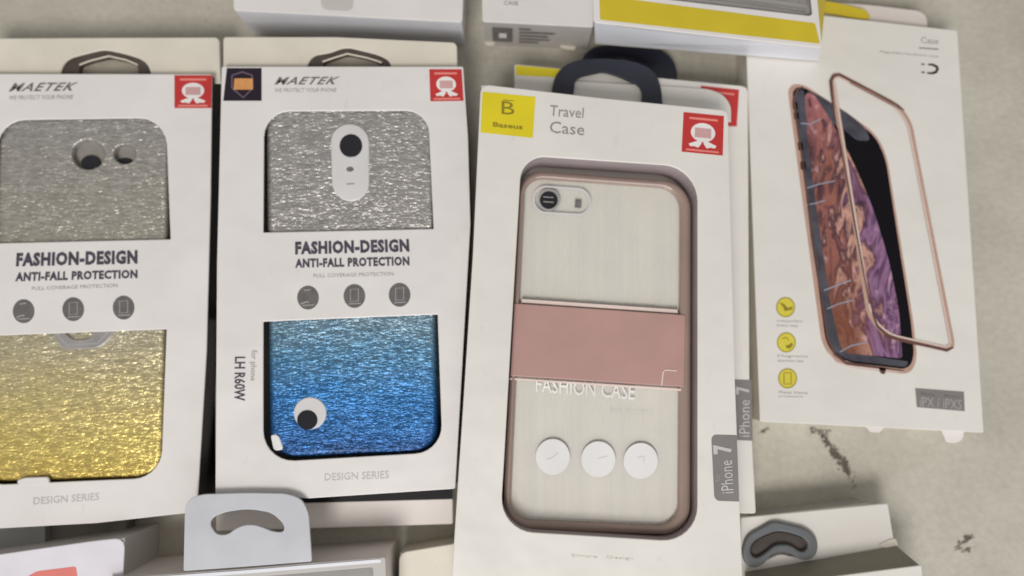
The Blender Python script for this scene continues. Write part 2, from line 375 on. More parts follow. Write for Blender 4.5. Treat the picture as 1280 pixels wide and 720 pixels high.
def bowed(pts, bows, n=5):
    """give the edges of a pixel polygon a slight bow: bows[i] pushes the middle of edge i outwards"""
    out = []; k = len(pts); c = sum((Vector(p) for p in pts), Vector((0, 0)))/k
    for i in range(k):
        a = Vector(pts[i]); b = Vector(pts[(i+1) % k]); out.append(tuple(a))
        if bows[i]:
            m = (a+b)/2; d = (b-a); nn = Vector((d.y, -d.x)).normalized()
            if nn.dot(m-c) < 0: nn = -nn
            for j in range(1, n):
                t = j/n; out.append(tuple(a+d*t+nn*bows[i]*4*t*(1-t)))
    return out
def slab_xy(name, outer, z1, z0, m, parent=None, holes=(), prof=((0.0003, 0.0), (0.0, 0.0003)), hole_prof=None, smooth=False, bottom=True, label=None):
    """a plate from z1 down to z0; prof lists (inset, drop) of its upper rim"""
    outer = ccw([tuple(p) for p in outer]); V = []; Fc = []
    hole_prof = prof if hole_prof is None else hole_prof
    def ring(l, z):
        i0 = len(V); V.extend((p[0], p[1], z) for p in l); return list(range(i0, i0+len(l)))
    def skin(r1, r2, flip):
        n = len(r1)
        for i in range(n):
            j = (i+1) % n
            f = (r1[i], r2[i], r2[j], r1[j]); Fc.append(f if not flip else f[::-1])
    tops = []; bots = []
    for k, l in enumerate([outer]+[ccw([tuple(p) for p in h]) for h in holes]):
        pr = prof if k == 0 else hole_prof; sg = 1 if k == 0 else -1
        rs = [ring(offset(l, sg*i), z1-d) for i, d in pr]
        last = ring(l, z0)
        for a, b in zip(rs, rs[1:]+[last]): skin(a, b, k > 0)
        tops.append(rs[0]); bots.append(last)
    for rings, up in ((tops, True), (bots, False)):
        if not up and not bottom: continue
        idx = [i for r in rings for i in r]
        for t in tessellate_polygon([[Vector(V[i]) for i in r] for r in rings]):
            a, b, c = (Vector(V[idx[i]]) for i in t)
            nz = (b-a).cross(c-a).z; f = tuple(idx[i] for i in t)
            Fc.append(f if (nz > 0) == up else f[::-1])
    return obj(name, V, Fc, m, parent, smooth, label)
def slab(name, px, z1, z0, m, parent=None, holes=(), **kw):
    return slab_xy(name, XY(px, z1), z1, z0, m, parent, [XY(h, z1) for h in holes], **kw)
def decal(name, px, z, m, parent=None, holes=(), t=0.00006, label=None):
    """ink or a sticker: a very thin plate lying on height z"""
    return slab(name, px, z+t, z+t*0.3, m, parent, holes, prof=((0, 0),), bottom=False, label=label)
def round_prof(r, n=4, top_in=None):
    return [(r*(1-math.sin(math.pi/2*i/n)), r*(1-math.cos(math.pi/2*i/n))) for i in range(n+1)]
def wall(name, a, b, z1, z0, m, parent, t=0.0005, inward=None):
    """one upright side from a to b (xy), t thick towards inward"""
    a = Vector(a); b = Vector(b); d = (b-a).normalized(); nn = Vector((-d.y, d.x))
    if inward is not None and nn.dot(Vector(inward)-a) < 0: nn = -nn
    q = [a, b, b+nn*t-d*t, a+nn*t+d*t]
    return slab_xy(name, q, z1, z0, m, parent, prof=((0, 0),))
def box(parent, px, z1, z0, front='card', side='card', holes=(), r=3, side_mats=None, card=0.0006, prof=None, rounded=None, foot=None):
    """a carton: printed front, four sides, back. px: corners in order TL, TR, BR, BL, may hold extra points"""
    outline = rounded or rnd(px, r, 3)
    fp = slab('front_panel', outline, z1, z1-card, front, parent, holes, prof=prof or ((0.00035, 0.0), (0.0001, 0.0001), (0.0, 0.0003)))
    q = offset(ccw(XY(px, z1)), 0.00035); c = sum((Vector(v) for v in q), Vector((0, 0)))/len(q)
    n = len(q)
    for i in range(n):
        a, b = q[i], q[(i+1) % n]
        m = side
        if side_mats:
            d = (Vector(b)-Vector(a)).normalized(); nx, ny = d.y, -d.x
            key = ('right' if nx > 0 else 'left') if abs(nx) > abs(ny) else ('top' if ny > 0 else 'bottom')
            m = side_mats.get(key, side)
        w_ = wall('side_panel', a, b, z1-card, z0+0.0005, m, parent, inward=c)
        if foot:                      # sides that lean out or in towards a foot of another outline
            fq = offset(ccw(XY(foot, z0)), 0.00035); off = origin_of(parent)
            for v in w_.data.vertices:
                if v.co.z+off.z < z0+0.0008:
                    ww = Vector((v.co.x+off.x, v.co.y+off.y)); k = min((i, (i+1) % n), key=lambda j: (Vector(q[j])-ww).length)
                    dd = Vector(fq[k])-Vector(q[k]); v.co.x += dd.x; v.co.y += dd.y
    slab_xy('back_panel', q if not foot else offset(ccw(XY(foot, z0)), 0.00035), z0+0.0005, z0, 'card_back', parent, prof=((0, 0),))
    return fp
FONT = None
_tm = {}
def text_mesh(s, bold=0.0, shear=0.0, spacing=1.0):
    key = (s, bold, shear, spacing)
    if key not in _tm:
        c = bpy.data.curves.new('t', 'FONT'); c.body = s; c.offset = bold; c.shear = shear; c.resolution_u = 2; c.fill_mode = 'FRONT'
        c.space_character = spacing; c.space_line = 1.05
        o = bpy.data.objects.new('t', c); COL.objects.link(o)
        dg = bpy.context.evaluated_depsgraph_get(); dg.update()
        me = bpy.data.meshes.new_from_object(o.evaluated_get(dg))
        vs = [v.co.copy() for v in me.vertices]; fs = [tuple(p.vertices) for p in me.polygons]
        bpy.data.objects.remove(o); bpy.data.curves.remove(c); bpy.data.meshes.remove(me)
        x0 = min(v.x for v in vs); x1 = max(v.x for v in vs); y0 = min(v.y for v in vs); y1 = max(v.y for v in vs)
        _tm[key] = ([((v.x-x0)/(x1-x0), (v.y-y0)/(y1-y0)) for v in vs], fs)
    return _tm[key]
def text3(s, quad3, m, parent, bold=0.0, shear=0.0, spacing=1.0, name='lettering', lift=0.00012):
    """lettering stretched over the 3D quad TL, TR, BR, BL"""
    uv, fs = text_mesh(s, bold, shear, spacing); tl, tr, br, bl = quad3
    nn = (tr-tl).cross(tl-bl).normalized(); 
    if nn.z < 0 and abs(nn.z) > 0.3: nn = -nn
    vs = []
    for u, v in uv:
        p = (bl*(1-u)+br*u)*(1-v)+(tl*(1-u)+tr*u)*v
        vs.append(p+nn*lift)
    f2 = []
    for f in fs:
        a, b, c = (vs[i] for i in f[:3])
        f2.append(f if (b-a).cross(c-a).dot(nn) > 0 else f[::-1])
    return obj(name, vs, f2, m, parent)
def text(s, quad, z, m, parent, **kw): return text3(s, [P(x, y, z) for x, y in quad], m, parent, **kw)
def R4(x0, y0, x1, y1, dy=0.0, dx=0.0):
    """px quad TL,TR,BR,BL; dy lowers the right end, dx shifts the bottom"""
    return [(x0, y0), (x1, y0+dy), (x1+dx, y1+dy), (x0+dx, y1)]
def line(name, a, b, wpx, z, m, parent, t=0.00006):
    a = Vector(a); b = Vector(b); d = (b-a).normalized()*0.5*wpx; n = Vector((-d.y, d.x))
    return decal(name, [tuple(a+n), tuple(b+n), tuple(b-n), tuple(a-n)], z, m, parent, t=t)
def strip(name, pts, wpx, z, m, parent, closed=False, t=0.00006, hgt=None):
    """a band of width wpx that follows the pixel points"""
    n = len(pts); L = []; Rr = []
    for i in range(n):
        p = Vector(pts[i])
        a = Vector(pts[i-1]) if (i or closed) else p
        b = Vector(pts[(i+1) % n]) if (i < n-1 or closed) else p
        d = (b-a).normalized(); nn = Vector((-d.y, d.x)); ww = wpx[i] if isinstance(wpx, (list, tuple)) else wpx
        L.append(tuple(p+nn*ww/2)); Rr.append(tuple(p-nn*ww/2))
    if closed:
        if abs(area2(L)) < abs(area2(Rr)): L, Rr = Rr, L
        return slab(name, L, z+t, z+t*0.3, m, parent, [Rr], prof=((0, 0),))
    return slab(name, L+Rr[::-1], z+t, z+t*0.3, m, parent, prof=((0, 0),))
def award(parent, quad, z):
    """red square sticker with a white medal"""
    st = decal('award_sticker', quad, z, 'red', parent, t=0.00008); z += 0.00008
    tl, tr, br, bl = (Vector(q) for q in quad)
    def B(u, v): return tuple((tl*(1-u)+tr*u)*(1-v)+(bl*(1-u)+br*u)*v)
    def C(cu, cv, ru, rv, n=24): return [B(cu+ru*math.cos(2*math.pi*i/n), cv+rv*math.sin(2*math.pi*i/n)) for i in range(n)]
    decal('medal', C(.5, .47, .30, .24), z, 'white_ink', st)
    decal('medal_band', [B(.30, .36), B(.70, .36), B(.70, .60), B(.30, .60)], z+0.00006, 'pink_print', st)
    for s in (-1, 1):
        decal('ribbon_tail', [B(.5+s*.06, .66), B(.5+s*.34, .78), B(.5+s*.30, .84), B(.5+s*.20, .83), B(.5+s*.10, .86), B(.5+s*.02, .74)], z+0.00003, 'white_ink', st)
    line('print_line', B(.15, .13), B(.85, .13), 2.6, z, 'red_pale', st)
    line('print_line', B(.10, .93), B(.90, .93), 2.2, z, 'red_pale', st)
    return st

# ================================================================== the setting
fl = obj('floor', [(-1.2, -1.2, 0), (1.2, -1.2, 0), (1.2, 1.2, 0), (-1.2, 1.2, 0)], [(0, 1, 2, 3)], floor_mat())
fl['kind'] = 'structure'
SM = stain_mat()
def stain(pts, ws):
    """dirt along a path; attribute edge is 1 on the middle line, 0 at the rim"""
    V = []; A = []; Fc = []; n = len(pts); K = 8
    for i in range(n):
        p = Vector(pts[i]); a = Vector(pts[max(0, i-1)]); b = Vector(pts[min(n-1, i+1)])
        d = (b-a).normalized(); nn = Vector((-d.y, d.x))
        for j in range(K+1):
            s = (j/K-0.5)*2; q = p+nn*s*ws[i]
            V.append(tuple(P(q.x, q.y, 0.00008))); A.append((1-abs(s))*min(1, 2.4*min(i, n-1-i)/n+0.05) if 0 < i < n-1 else 0)
    for i in range(n-1):
        for j in range(K):
            a = i*(K+1)+j; Fc.append((a, a+1, a+K+2, a+K+1))
    o = obj('floor_stain', V, Fc, SM, fl)
    at = o.data.attributes.new('edge', 'FLOAT', 'POINT')
    for k, v in enumerate(A): at.data[k].value = v
    for p in o.data.polygons:
        if p.normal.z < 0: p.flip()
    return o
def dense(pts, m=5):
    out = []
    for (x0, y0), (x1, y1) in zip(pts, pts[1:]):
        for j in range(m): out.append((x0+(x1-x0)*j/m, y0+(y1-y0)*j/m))
    return out+[pts[-1]]
pp = dense([(1003, 520), (1018, 538), (1034, 552), (1048, 572), (1062, 592), (1074, 612), (1086, 632)])
stain(pp, [20-8*i/len(pp) for i in range(len(pp))])
stain(dense([(1018, 545), (1030, 545), (1046, 533)]), [12]*11)
stain(dense([(1180, 690), (1198, 683), (1212, 672), (1224, 660)]), [14]*16)
stain(dense([(1196, 692), (1210, 686), (1226, 682)]), [10]*11)
stain(dense([(1000, 533), (1025, 541), (1052, 532)]), [13]*11)
stain(dense([(945, 545), (955, 538), (962, 530)]), [12]*11)

# ================================================================== top row of boxes
# ---- plain white carton, top middle
Z = 0.024
t = thing('phone_case_box', 'plain white box lying at the top, above the package with the blue glitter case', 'box', P(445, 0, 0))
fp = box(t, [(288, -260), (588, -260), (578, 28), (292, 13)], Z, 0.0, 'card', 'card_cool', r=4, side_mats={'bottom': 'card_cool'})
decal('hook_print', rnd([(399, -20), (443, -18), (441, 14), (402, 12)], 8), Z, 'ink_faint', fp)
# ---- carton with the square code, top centre
t = thing('phone_case_box', 'white box with a grey bottom side carrying small printed lines, top centre', 'box', P(670, 0, 0))
Zb = 0.024
q = [(597, -260), (742, -260), (742, 34), (603, 27)]
fp = box(t, q, Zb, 0.0, 'card', 'card_pink', r=3, side_mats={'bottom': 'card_grey'})
text('SPECIAL\nCASE', R4(630, -6, 658, 6, 1), Zb, 'ink_grey', fp)
# the print on its bottom side
aL = P(603, 27, Zb); aR = P(742, 34, Zb)
dwn = Vector((0, 0, -Zb))
def S(u, v):
    p = aL.lerp(aR, u)+dwn*v; n = Vector((aR.y-aL.y, -(aR.x-aL.x), 0)).normalized(); return p+n*0.0001
sp = [c for c in t.children if c.name.startswith('side_panel') and c.data.materials[0] == M['card_grey']][0]
def sidequad(name, u0, v0, u1, v1, m, lift=0.0):
    n = Vector((aR.y-aL.y, -(aR.x-aL.x), 0)).normalized()*lift
    return obj(name, [S(u0, v0)+n, S(u1, v0)+n, S(u1, v1)+n, S(u0, v1)+n], [(0, 3, 2, 1)], m, sp)
sidequad('printed_panel', .085, .22, .27, .80, 'ink_grey')
sidequad('printed_mark', .145, .42, .215, .62, 'white_ink', 0.0001)
for k, (u, v) in enumerate(((.44, .20), (.66, .33), (.60, .47), (.62, .61), (.52, .74))):
    sidequad('print_line', .33, v, u, v+.055, 'ink_grey')
slab('closing_flap', rnd([(692, 50), (722, 53), (719, 63), (703, 60)], 3), 0.003, 0.0024, 'card_cream', t)
slab('closing_flap', rnd([(604, 50), (620, 50), (618, 57), (607, 56)], 3), 0.003, 0.0024, 'card_cream', t)

# ================================================================== package 4, right: white carton with the printed phone
Z4 = 0.016
t4 = thing('phone_case_box', 'flat white box printed with a phone in a rose gold magnetic frame, far right', 'box', P(1085, 280, 0), group=None)
fp4 = box(t4, [(931, 8), (1197, 38), (1230, 541), (950, 527)], Z4, 0.0, 'card_warm', 'card_cream', r=2)
slab('header_card', rnd([(1010, 0), (1090, 6), (1158, 14), (1160, 34), (1150, 60), (1010, 60)], [2, 8, 14, 4, 2, 2]), Z4-0.004, Z4-0.005, 'card_pink', t4)
slab('hang_hook', rnd([(1000, -4), (1048, 3), (1084, 12), (1090, 24), (1070, 22), (1040, 16), (1000, 12)], 6), Z4-0.002, Z4-0.0035, 'yellow_dark', t4, label='yellow plastic hang hook')
slab('torn_flap', rnd([(1176, 536), (1206, 538), (1204, 549), (1196, 554), (1184, 553)], 3), 0.006, 0.0056, 'card', t4)
slab('torn_flap', rnd([(1080, 530), (1108, 532), (1100, 541), (1088, 540)], 3), 0.005, 0.0046, 'card', t4)
# print: phone
Zp = Z4
ph = decal('printed_phone', rnd([(984, 108), (1001, 103), (1062, 143), (1096, 168), (1109, 196), (1142, 404), (1147, 452), (1136, 468), (1052, 458), (1028, 436)], [10, 14, 6, 14, 12, 6, 14, 8, 18, 18]), Zp, 'rose_print', fp4)
z = Zp+0.00006
decal('printed_frame', rnd([(990, 112), (1003, 107), (1062, 146), (1094, 170), (1107, 198), (1139, 404), (1143, 448), (1134, 462), (1054, 452), (1033, 434)], [8, 12, 6, 12, 12, 6, 12, 8, 16, 16]), z, 'black_print', ph)
z += 0.00006
decal('printed_glass_edge', rnd([(993, 118), (1004, 110), (1012, 150), (1026, 250), (1046, 380), (1056, 440), (1136, 452), (1132, 459), (1057, 450), (1035, 432), (1014, 300)], [6, 5, 4, 4, 4, 6, 3, 3, 10, 10, 4]), z, 'slate_print', ph)
decal('printed_glass_edge', rnd([(1008, 112), (1022, 118), (1060, 142), (1082, 160), (1088, 176), (1072, 176), (1052, 160), (1030, 150)], 5), z, 'slate_print', ph)
decal('printed_wallpaper', rnd([(1006, 116), (1016, 116), (1040, 152), (1068, 205), (1092, 262), (1112, 328), (1124, 390), (1128, 448), (1052, 441), (1038, 380), (1021, 262), (1009, 170)], [6, 8, 20, 20, 20, 20, 10, 4, 12, 10, 10, 10]), z+0.00004, 'swirl', ph)
for a, b, c in (((1001, 154), (1012, 155), (1026, 149)), ((1009, 235), (1024, 230), (1044, 226)), ((1009, 256), (1020, 254), (1032, 250)), ((1030, 363), (1046, 357), (1064, 350)), ((1034, 386), (1048, 380), (1066, 375)), ((1050, 440), (1064, 432), (1084, 428))):
    strip('print_line', [a, b, c], 1.6, z+0.0001, 'pale_line', ph)
for yy, hh in ((128, 9), (140, 9), (178, 10), (202, 10)):
    s0 = 991+ (yy-110)*0.135
    decal('printed_button', [(s0-3, yy), (s0+3, yy), (s0+4, yy+hh), (s0-2, yy+hh)], z, 'black_print', ph)
strip('frame_shade', [(1004, 108), (997, 112), (992, 124), (1000, 180), (1012, 262), (1028, 380), (1035, 425), (1044, 443), (1058, 454), (1130, 464)], [1, 2.4, 3, 2.2, 2, 2.2, 3, 3.4, 3, 1.5], z+0.0001, 'rose_dark', ph)
strip('frame_gleam', [(1036, 441), (1045, 452.5), (1060, 457.5), (1090, 461), (1130, 465)], [1, 1.8, 2, 2, 1], z+0.0001, 'rose_light', ph)
decal('frame_notch', rnd([(1098, 459), (1108, 460), (1106, 468), (1101, 467)], 2), z+0.0001, 'rose_dark', ph)
# print: frame lifted off
fr = strip('printed_bumper', rnd([(1039, 89), (1134, 139), (1192, 438), (1090, 416)], [14, 24, 12, 34], 8), 6.4, z+0.00012, 'rose_print', fp4, closed=True)
strip('bumper_line', rnd([(1041, 92.5), (1132.5, 141), (1190, 435.5), (1092, 413.5)], [13, 22, 11, 32], 8), 1.7, z+0.00020, 'rose_light', fr, closed=True)
strip('bumper_line', [(1044, 150), (1040, 118), (1038.5, 101), (1042, 94.5), (1049, 93), (1090, 114), (1122, 131.5), (1130, 138)], [1.5, 3.5, 4, 4, 3, 2.4, 2.4, 1.5], z+0.00026, 'rose_dark', fr)
strip('bumper_line', [(1090, 390), (1097, 408), (1110, 420), (1126, 425), (1160, 432.5), (1184, 438), (1192, 434)], [1.5, 3, 4, 4, 3.5, 3.5, 2], z+0.00026, 'rose_dark', fr)
strip('bumper_line', [(1047, 160), (1056, 210), (1074, 310), (1087, 380)], [1.6, 2.0, 2.0, 1.6], z+0.00024, 'rose_dark', fr)
strip('bumper_line', [(1062, 103), (1096, 121), (1124, 136)], [1.0, 1.2, 1.0], z+0.00028, 'rose_dark', fr)
# print: writing
text('Case', [(1151, 46), (1173, 48), (1173, 55.5), (1151, 54)], Z4, 'ink_pale', fp4)
line('print_line', (1149, 59.8), (1173, 61.6), 1.3, Z4, 'ink_grey', fp4)
text('Magnetite hardware case', [(1100, 63), (1173, 69), (1173, 73), (1100, 67)], Z4, 'ink_pale', fp4)
mg = strip('magnet_print', [(1160, 80.5), (1166, 80.8), (1171, 83.5), (1172, 86.5), (1170, 90), (1165, 91.6), (1159, 91.2)], [2.0, 3, 3.6, 3.8, 3.6, 3, 2.0], Z4, 'ink_black', fp4)
line('magnet_tip', (1151.5, 80), (1156, 80.6), 2.2, Z4, 'ink_grey', mg); line('magnet_tip', (1152, 90), (1156, 90.6), 2.2, Z4, 'ink_grey', mg)
for cx, cy, g, (s1, s2), w2 in ((982, 384, 0, ('Independent', 'button case'), 26), (983, 428, 1, ('Magnetic', 'attachment case'), 32), (984.5, 473, 2, ('Metal frame', 'protection'), 30)):
    ic = decal('round_icon', ell(cx, cy, 11.8, 12.6), Z4, 'yellow_icon', fp4)
    zz = Z4+0.00006
    strip('icon_outline', ell(cx, cy, 11.2, 12.0), 1.1, zz, 'olive_ink', ic, closed=True)
    if g == 0:
        decal('icon_glyph', [(cx-8, cy-6), (cx-2, cy-4), (cx+3, cy+1), (cx+9, cy-1), (cx+8, cy+3), (cx-1, cy+5), (cx-3, cy)], zz, 'olive_ink', ic)
    elif g == 1:
        decal('icon_glyph', [(cx-1, cy+4), (cx+3, cy+3), (cx+7, cy), (cx+8, cy+4), (cx+4, cy+8), (cx, cy+7)], zz, 'olive_ink', ic)
        strip('icon_glyph', [(cx-5, cy-5), (cx, cy-6), (cx+3, cy-2)], 1.2, zz, 'olive_ink', ic)
    else:
        strip('icon_glyph', [(cx-4.5, cy-7), (cx+4.5, cy-7), (cx+4.5, cy+7), (cx-4.5, cy+7)], 1.3, zz, 'olive_ink', ic, closed=True)
    text(s1, R4(cx-11, cy+15.5, cx-11+w2+6, cy+19, .8), Z4, 'ink_pale', fp4)
    text(s2, R4(cx-11, cy+21, cx-11+w2, cy+24.2, .6), Z4, 'ink_pale', fp4)
lb = decal('printed_label', [(1144, 485), (1205, 489.6), (1206, 514), (1146, 509)], Z4, 'label_grey', fp4)
text('iPhone', [(1150, 490.5), (1168, 492), (1168, 495), (1150, 493.5)], Z4+0.00006, 'ink_grey', lb)
text('iPhone', [(1180, 493), (1199, 494.5), (1199, 497.5), (1180, 496)], Z4+0.00006, 'ink_grey', lb)
text('iPX / iPXS', [(1149, 495.5), (1202, 499.5), (1202, 512), (1150, 508)], Z4+0.00006, 'icon_line', lb, bold=0.01)

# ================================================================== top right: carton with a yellow stripe and a clear window
Zt = 0.041; Z0t = 0.0165
tt = thing('phone_case_box', 'white box with a yellow stripe and clear window, overlapping the far right box', 'box', P(880, 10, Z0t))
o3 = [(736, -250), (1000, -228), (1028, 60), (742, 28)]
win = rnd([(752, -230), (988, -210), (1016, 20), (775, -8)], 6)
fp = box(tt, o3, Zt, Z0t, 'card', 'card_cool', holes=[win], r=4, side_mats={'bottom': 'card_cool', 'right': 'yellow_dark'}, foot=[(744, -215), (1052, -200), (1023, 78), (743, 56)])
decal('yellow_stripe', rnd([(749, -6), (1019, 29), (1025, 54.5), (750, 24.5)], 2), Zt, 'yellow_dark', fp)
slab('window_film', rnd([(750, -232), (990, -212), (1018, 22), (773, -6)], 4), Zt-0.0008, Zt-0.001, 'film', tt)
slab('inner_tray', rnd([(746, -236), (994, -216), (1022, 26), (762, 0)], 4), Zt-0.0030, Zt-0.0040, 'card_grey', tt)
strip('tray_rib', [(900, -30), (940, -8), (1010, 2)], 5, Zt-0.0030, 'silver', tt, t=0.001)
strip('tray_rib', [(880, -4), (930, 2), (1008, 13)], 2.5, Zt-0.0030, 'silver', tt, t=0.0012)
line('crease', (770, 33), (806, 37), 1.0, Zt, 'ink_faint', fp)

# ================================================================== package 3b under package 3
Z3b = 0.0195
tb = thing('phone_case_box', 'white hanging box mostly hidden under the pink banded travel case package', 'box', P(800, 380, 0), group=None)
fpb = box(tb, [(643, 80), (935, 108), (937, 490), (945, 642), (640, 640)], Z3b, 0.0, 'card_warm', 'card_cream', r=[3, 8, 0, 3, 3])
decal('yellow_label', rnd([(644.5, 81.5), (702, 86.5), (702, 97), (644.5, 94)], 2), Z3b, 'yellow', fpb)
slab('hang_hook', rnd([(724, 110), (726, 76), (735, 61), (763, 55), (810, 57), (835, 66), (846, 83), (848, 118)], [3, 8, 10, 14, 14, 12, 8, 3]), 0.0050, 0.0030, 'navy', tb, [rnd([(748, 108), (750, 82), (762, 74), (782, 72), (800, 80), (812, 92), (812, 108)], 5)], prof=round_prof(0.0005, 3))
decal('award_sticker', rnd([(876, 107), (924, 112), (921, 158), (917, 158), (872, 156)], 1), Z3b, 'red', fpb)
line('print_line', (880, 114), (918, 118), 2.4, Z3b+0.0001, 'red_pale', fpb)
lb = decal('printed_label', [(917, 474), (939, 475), (941, 551), (918, 550)], Z3b, 'label_grey', fpb)
text('iPhone', [(924, 546), (924, 500), (937, 500), (937, 546)], Z3b+0.00006, 'label_text', lb)
text('7', [(920, 493), (920, 483), (937, 481), (937, 491)], Z3b+0.00006, 'label_text', lb, bold=0.03)

# ================================================================== package 3, the pink banded travel case
Z3 = 0.040; Z03 = 0.0200
t3 = thing('phone_case_box', 'white window box with yellow logo square and Travel Case lettering, pink banded case inside', 'box', P(755, 400, Z03))
o3 = [(601, 105), (748, 122), (910, 138), (919, 480), (929, 745), (563, 745), (578, 520), (591, 320)]
h3 = bowed([(652, 194), (872, 209), (872, 678), (625, 663)], [0, 0, 0, -1.0])
h3 = rnd([(652, 194), (872, 209), (872, 678), (625, 663)], [30, 42, 46, 42], 8)
fp3 = box(t3, o3, Z3, Z03, 'card_warm', 'card_warm', holes=[h3], r=[10, 0, 7, 0, 3, 3, 0, 0])
slab('header_card', rnd([(696, 99), (720, 101), (845, 108), (898, 112), (914, 130), (914, 152), (696, 140)], [6, 0, 0, 18, 8, 0, 0]), Z03+0.0012, Z03+0.0004, 'card_warm', t3)
hk = slab('hang_hook', rnd([(688, 128), (691, 103), (697, 89), (713, 76), (747, 72), (794, 76), (819, 88), (827, 110), (829, 140)], [2, 6, 8, 12, 20, 14, 12, 8, 2]), Z03+0.0032, Z03+0.0014, 'navy', t3, [rnd([(716, 125), (719, 100), (726, 95), (754, 89), (774, 95), (799, 106), (803, 116), (802, 132)], [2, 4, 4, 6, 6, 5, 3, 2])], prof=round_prof(0.0005, 3))
# inside: mauve tray wall, pale insert
Q = offset(ccw(XY(o3, Z3)), 0.0012)
Zi = Z3-0.0155
slab_xy('inner_tray', Q, Z3-0.0007, Zi, 'mauve', t3, [XY(h3, Z3)], prof=((0, 0),))
ins = slab_xy('insert_card', Q, Zi-0.0002, Zi-0.0012, 'insert', t3, prof=((0, 0),))
# writing on the front
st = decal('logo_sticker', [(603, 114.5), (669.5, 121), (666, 172.5), (600.6, 165.5)], Z3, 'yellow', fp3)
z = Z3+0.00006
text('B', [(627, 126.5), (643.5, 128), (643, 144), (627, 142.5)], z, 'olive_ink', st, bold=0.0)
line('print_line', (629, 125), (642, 126), 1.0, z, 'olive_ink', st)
text('Baseus', [(616.5, 152.5), (653.5, 156), (653, 162), (616, 158.5)], z, 'olive_ink', st, bold=0.02)
text('Travel', [(688, 131.5), (730, 135), (729, 148), (687, 145)], Z3, 'ink_mid', fp3)
text('Case', [(687.5, 151.5), (731, 155), (730, 169.5), (687, 166)], Z3, 'ink_mid', fp3)
award(fp3, [(854.5, 140), (905, 145), (903.5, 194.5), (852, 189.5)], Z3)
lb = decal('printed_label', rnd([(889, 543), (921, 544), (924, 627), (893, 626)], [7, 0, 0, 7]), Z3, 'label_grey', fp3)
text('iPhone', [(902, 617), (899.5, 576), (915, 575), (917, 616)], Z3+0.00006, 'label_text', lb, bold=0.0)
text('7', [(892, 568), (891, 556), (914, 553), (915, 566)], Z3+0.00006, 'label_text', lb, bold=0.04)
text('for', [(894, 602), (893, 592), (899, 592), (900, 602)], Z3+0.00006, 'icon_line', lb)
text('Simple   Design', [(714, 692.5), (792, 696.5), (792, 701), (714, 697)], Z3, 'ink_ghost', fp3)
# circles and lettering on the insert
for cx, cy in ((691, 571), (748, 574), (801, 576)):
    c = slab('round_sticker', ell(cx, cy, 21.5, 22.5, 36), Z3-0.0077, Z3-0.0079, 'sticker', t3, prof=((0.0001, 0),(0, 0.0001)))
    strip('icon_line', [(cx-8, cy+3), (cx-1, cy+1), (cx+7, cy-5)] if cx < 700 else ([(cx, cy-1), (cx+12, cy-4)] if cx < 780 else [(cx-4, cy-4), (cx+4, cy-6), (cx+4, cy+2)]), 0.9, Z3-0.0077, 'ink_faint', c)
text('FASHION CASE', [(670, 471), (794, 480), (793, 500), (670, 490)], Z3-0.0077, 'ghost', t3, bold=0.0)
text('Style of creation', [(762, 514), (816, 517), (816, 520), (762, 517)], Z3-0.0070, 'ink_faint', t3)
# the case itself
tc3 = thing('phone_case', 'clear phone case with rose bumper and wide pink band, inside the travel case box', 'phone case', P(745, 440, Zi))
Zc = Z3-0.0072
outer = rnd([(650, 211), (865, 227), (864, 671), (627, 663)], [30, 34, 36, 36], 8)
inner = rnd([(656, 221), (851, 235), (848, 659), (637, 650)], [24, 26, 28, 26], 8)
slab('bumper', outer, Zc+0.0012, Zi-0.0001, 'copper', tc3, [inner], prof=round_prof(0.0022, 5), hole_prof=round_prof(0.0014, 4), smooth=False)
pill = rnd([(668, 232), (738, 237), (737, 269), (667, 265)], 15, 6)
slab('clear_back', rnd([(654, 219), (853, 233), (850, 661), (635, 652)], [24, 26, 28, 26], 8), Zc-0.0008, Zc-0.0018, 'clear', tc3)
slab('paper_liner', rnd([(656, 221), (851, 235), (848, 659), (637, 650)], [22, 24, 26, 24], 8), Zc-0.0019, Zc-0.0024, 'insert', tc3)
strip('camera_surround', pill, 2.2, Zc-0.0008, 'module', tc3, closed=True, t=0.0007)
ln = slab('lens', ell(686, 250, 12.5), Zc-0.0003, Zc-0.0007, 'lens', tc3, prof=round_prof(0.0002, 2))
strip('lens_rim', ell(686, 250, 12.6), 2.6, Zc-0.0004, 'silver', tc3, closed=True, t=0.0006)
for yy in (246, 252): line('lens_glint', (679, yy), (692, yy+1), 1.1, Zc-0.0003, 'icon_line', ln)
decal('flash_window', [(719, 249), (727, 249.5), (726.5, 260), (718.5, 259.5)], Zc-0.0008, 'ink_grey', tc3)
bd = slab('pink_band', rnd([(643, 379), (857, 393.5), (855.5, 484), (638, 470)], 1.5), Zc+0.0017, Zc-0.0002, 'pink', tc3, prof=round_prof(0.0004, 3))
slab('band_edge_or_highlight', [(652, 373.5), (847, 386.8), (847.5, 391.5), (651.5, 378.2)], Zc+0.0007, Zc-0.0004, 'pink_edge', tc3, prof=((0.0001, 0), (0, 0.0002)))
slab('band_edge_or_highlight', [(637, 472), (856, 486), (855, 489), (637, 474.7)], Zc+0.0010, Zc-0.0004, 'pink_edge', tc3, prof=((0.0001, 0), (0, 0.0002)))  # pale strip laid in for the highlight line on the clear plastic
strip('band_tab', [(827, 482), (829, 465), (832, 462.5), (846, 463.5)], 1.4, Zc+0.0017, 'pink_edge', bd, t=0.0002)

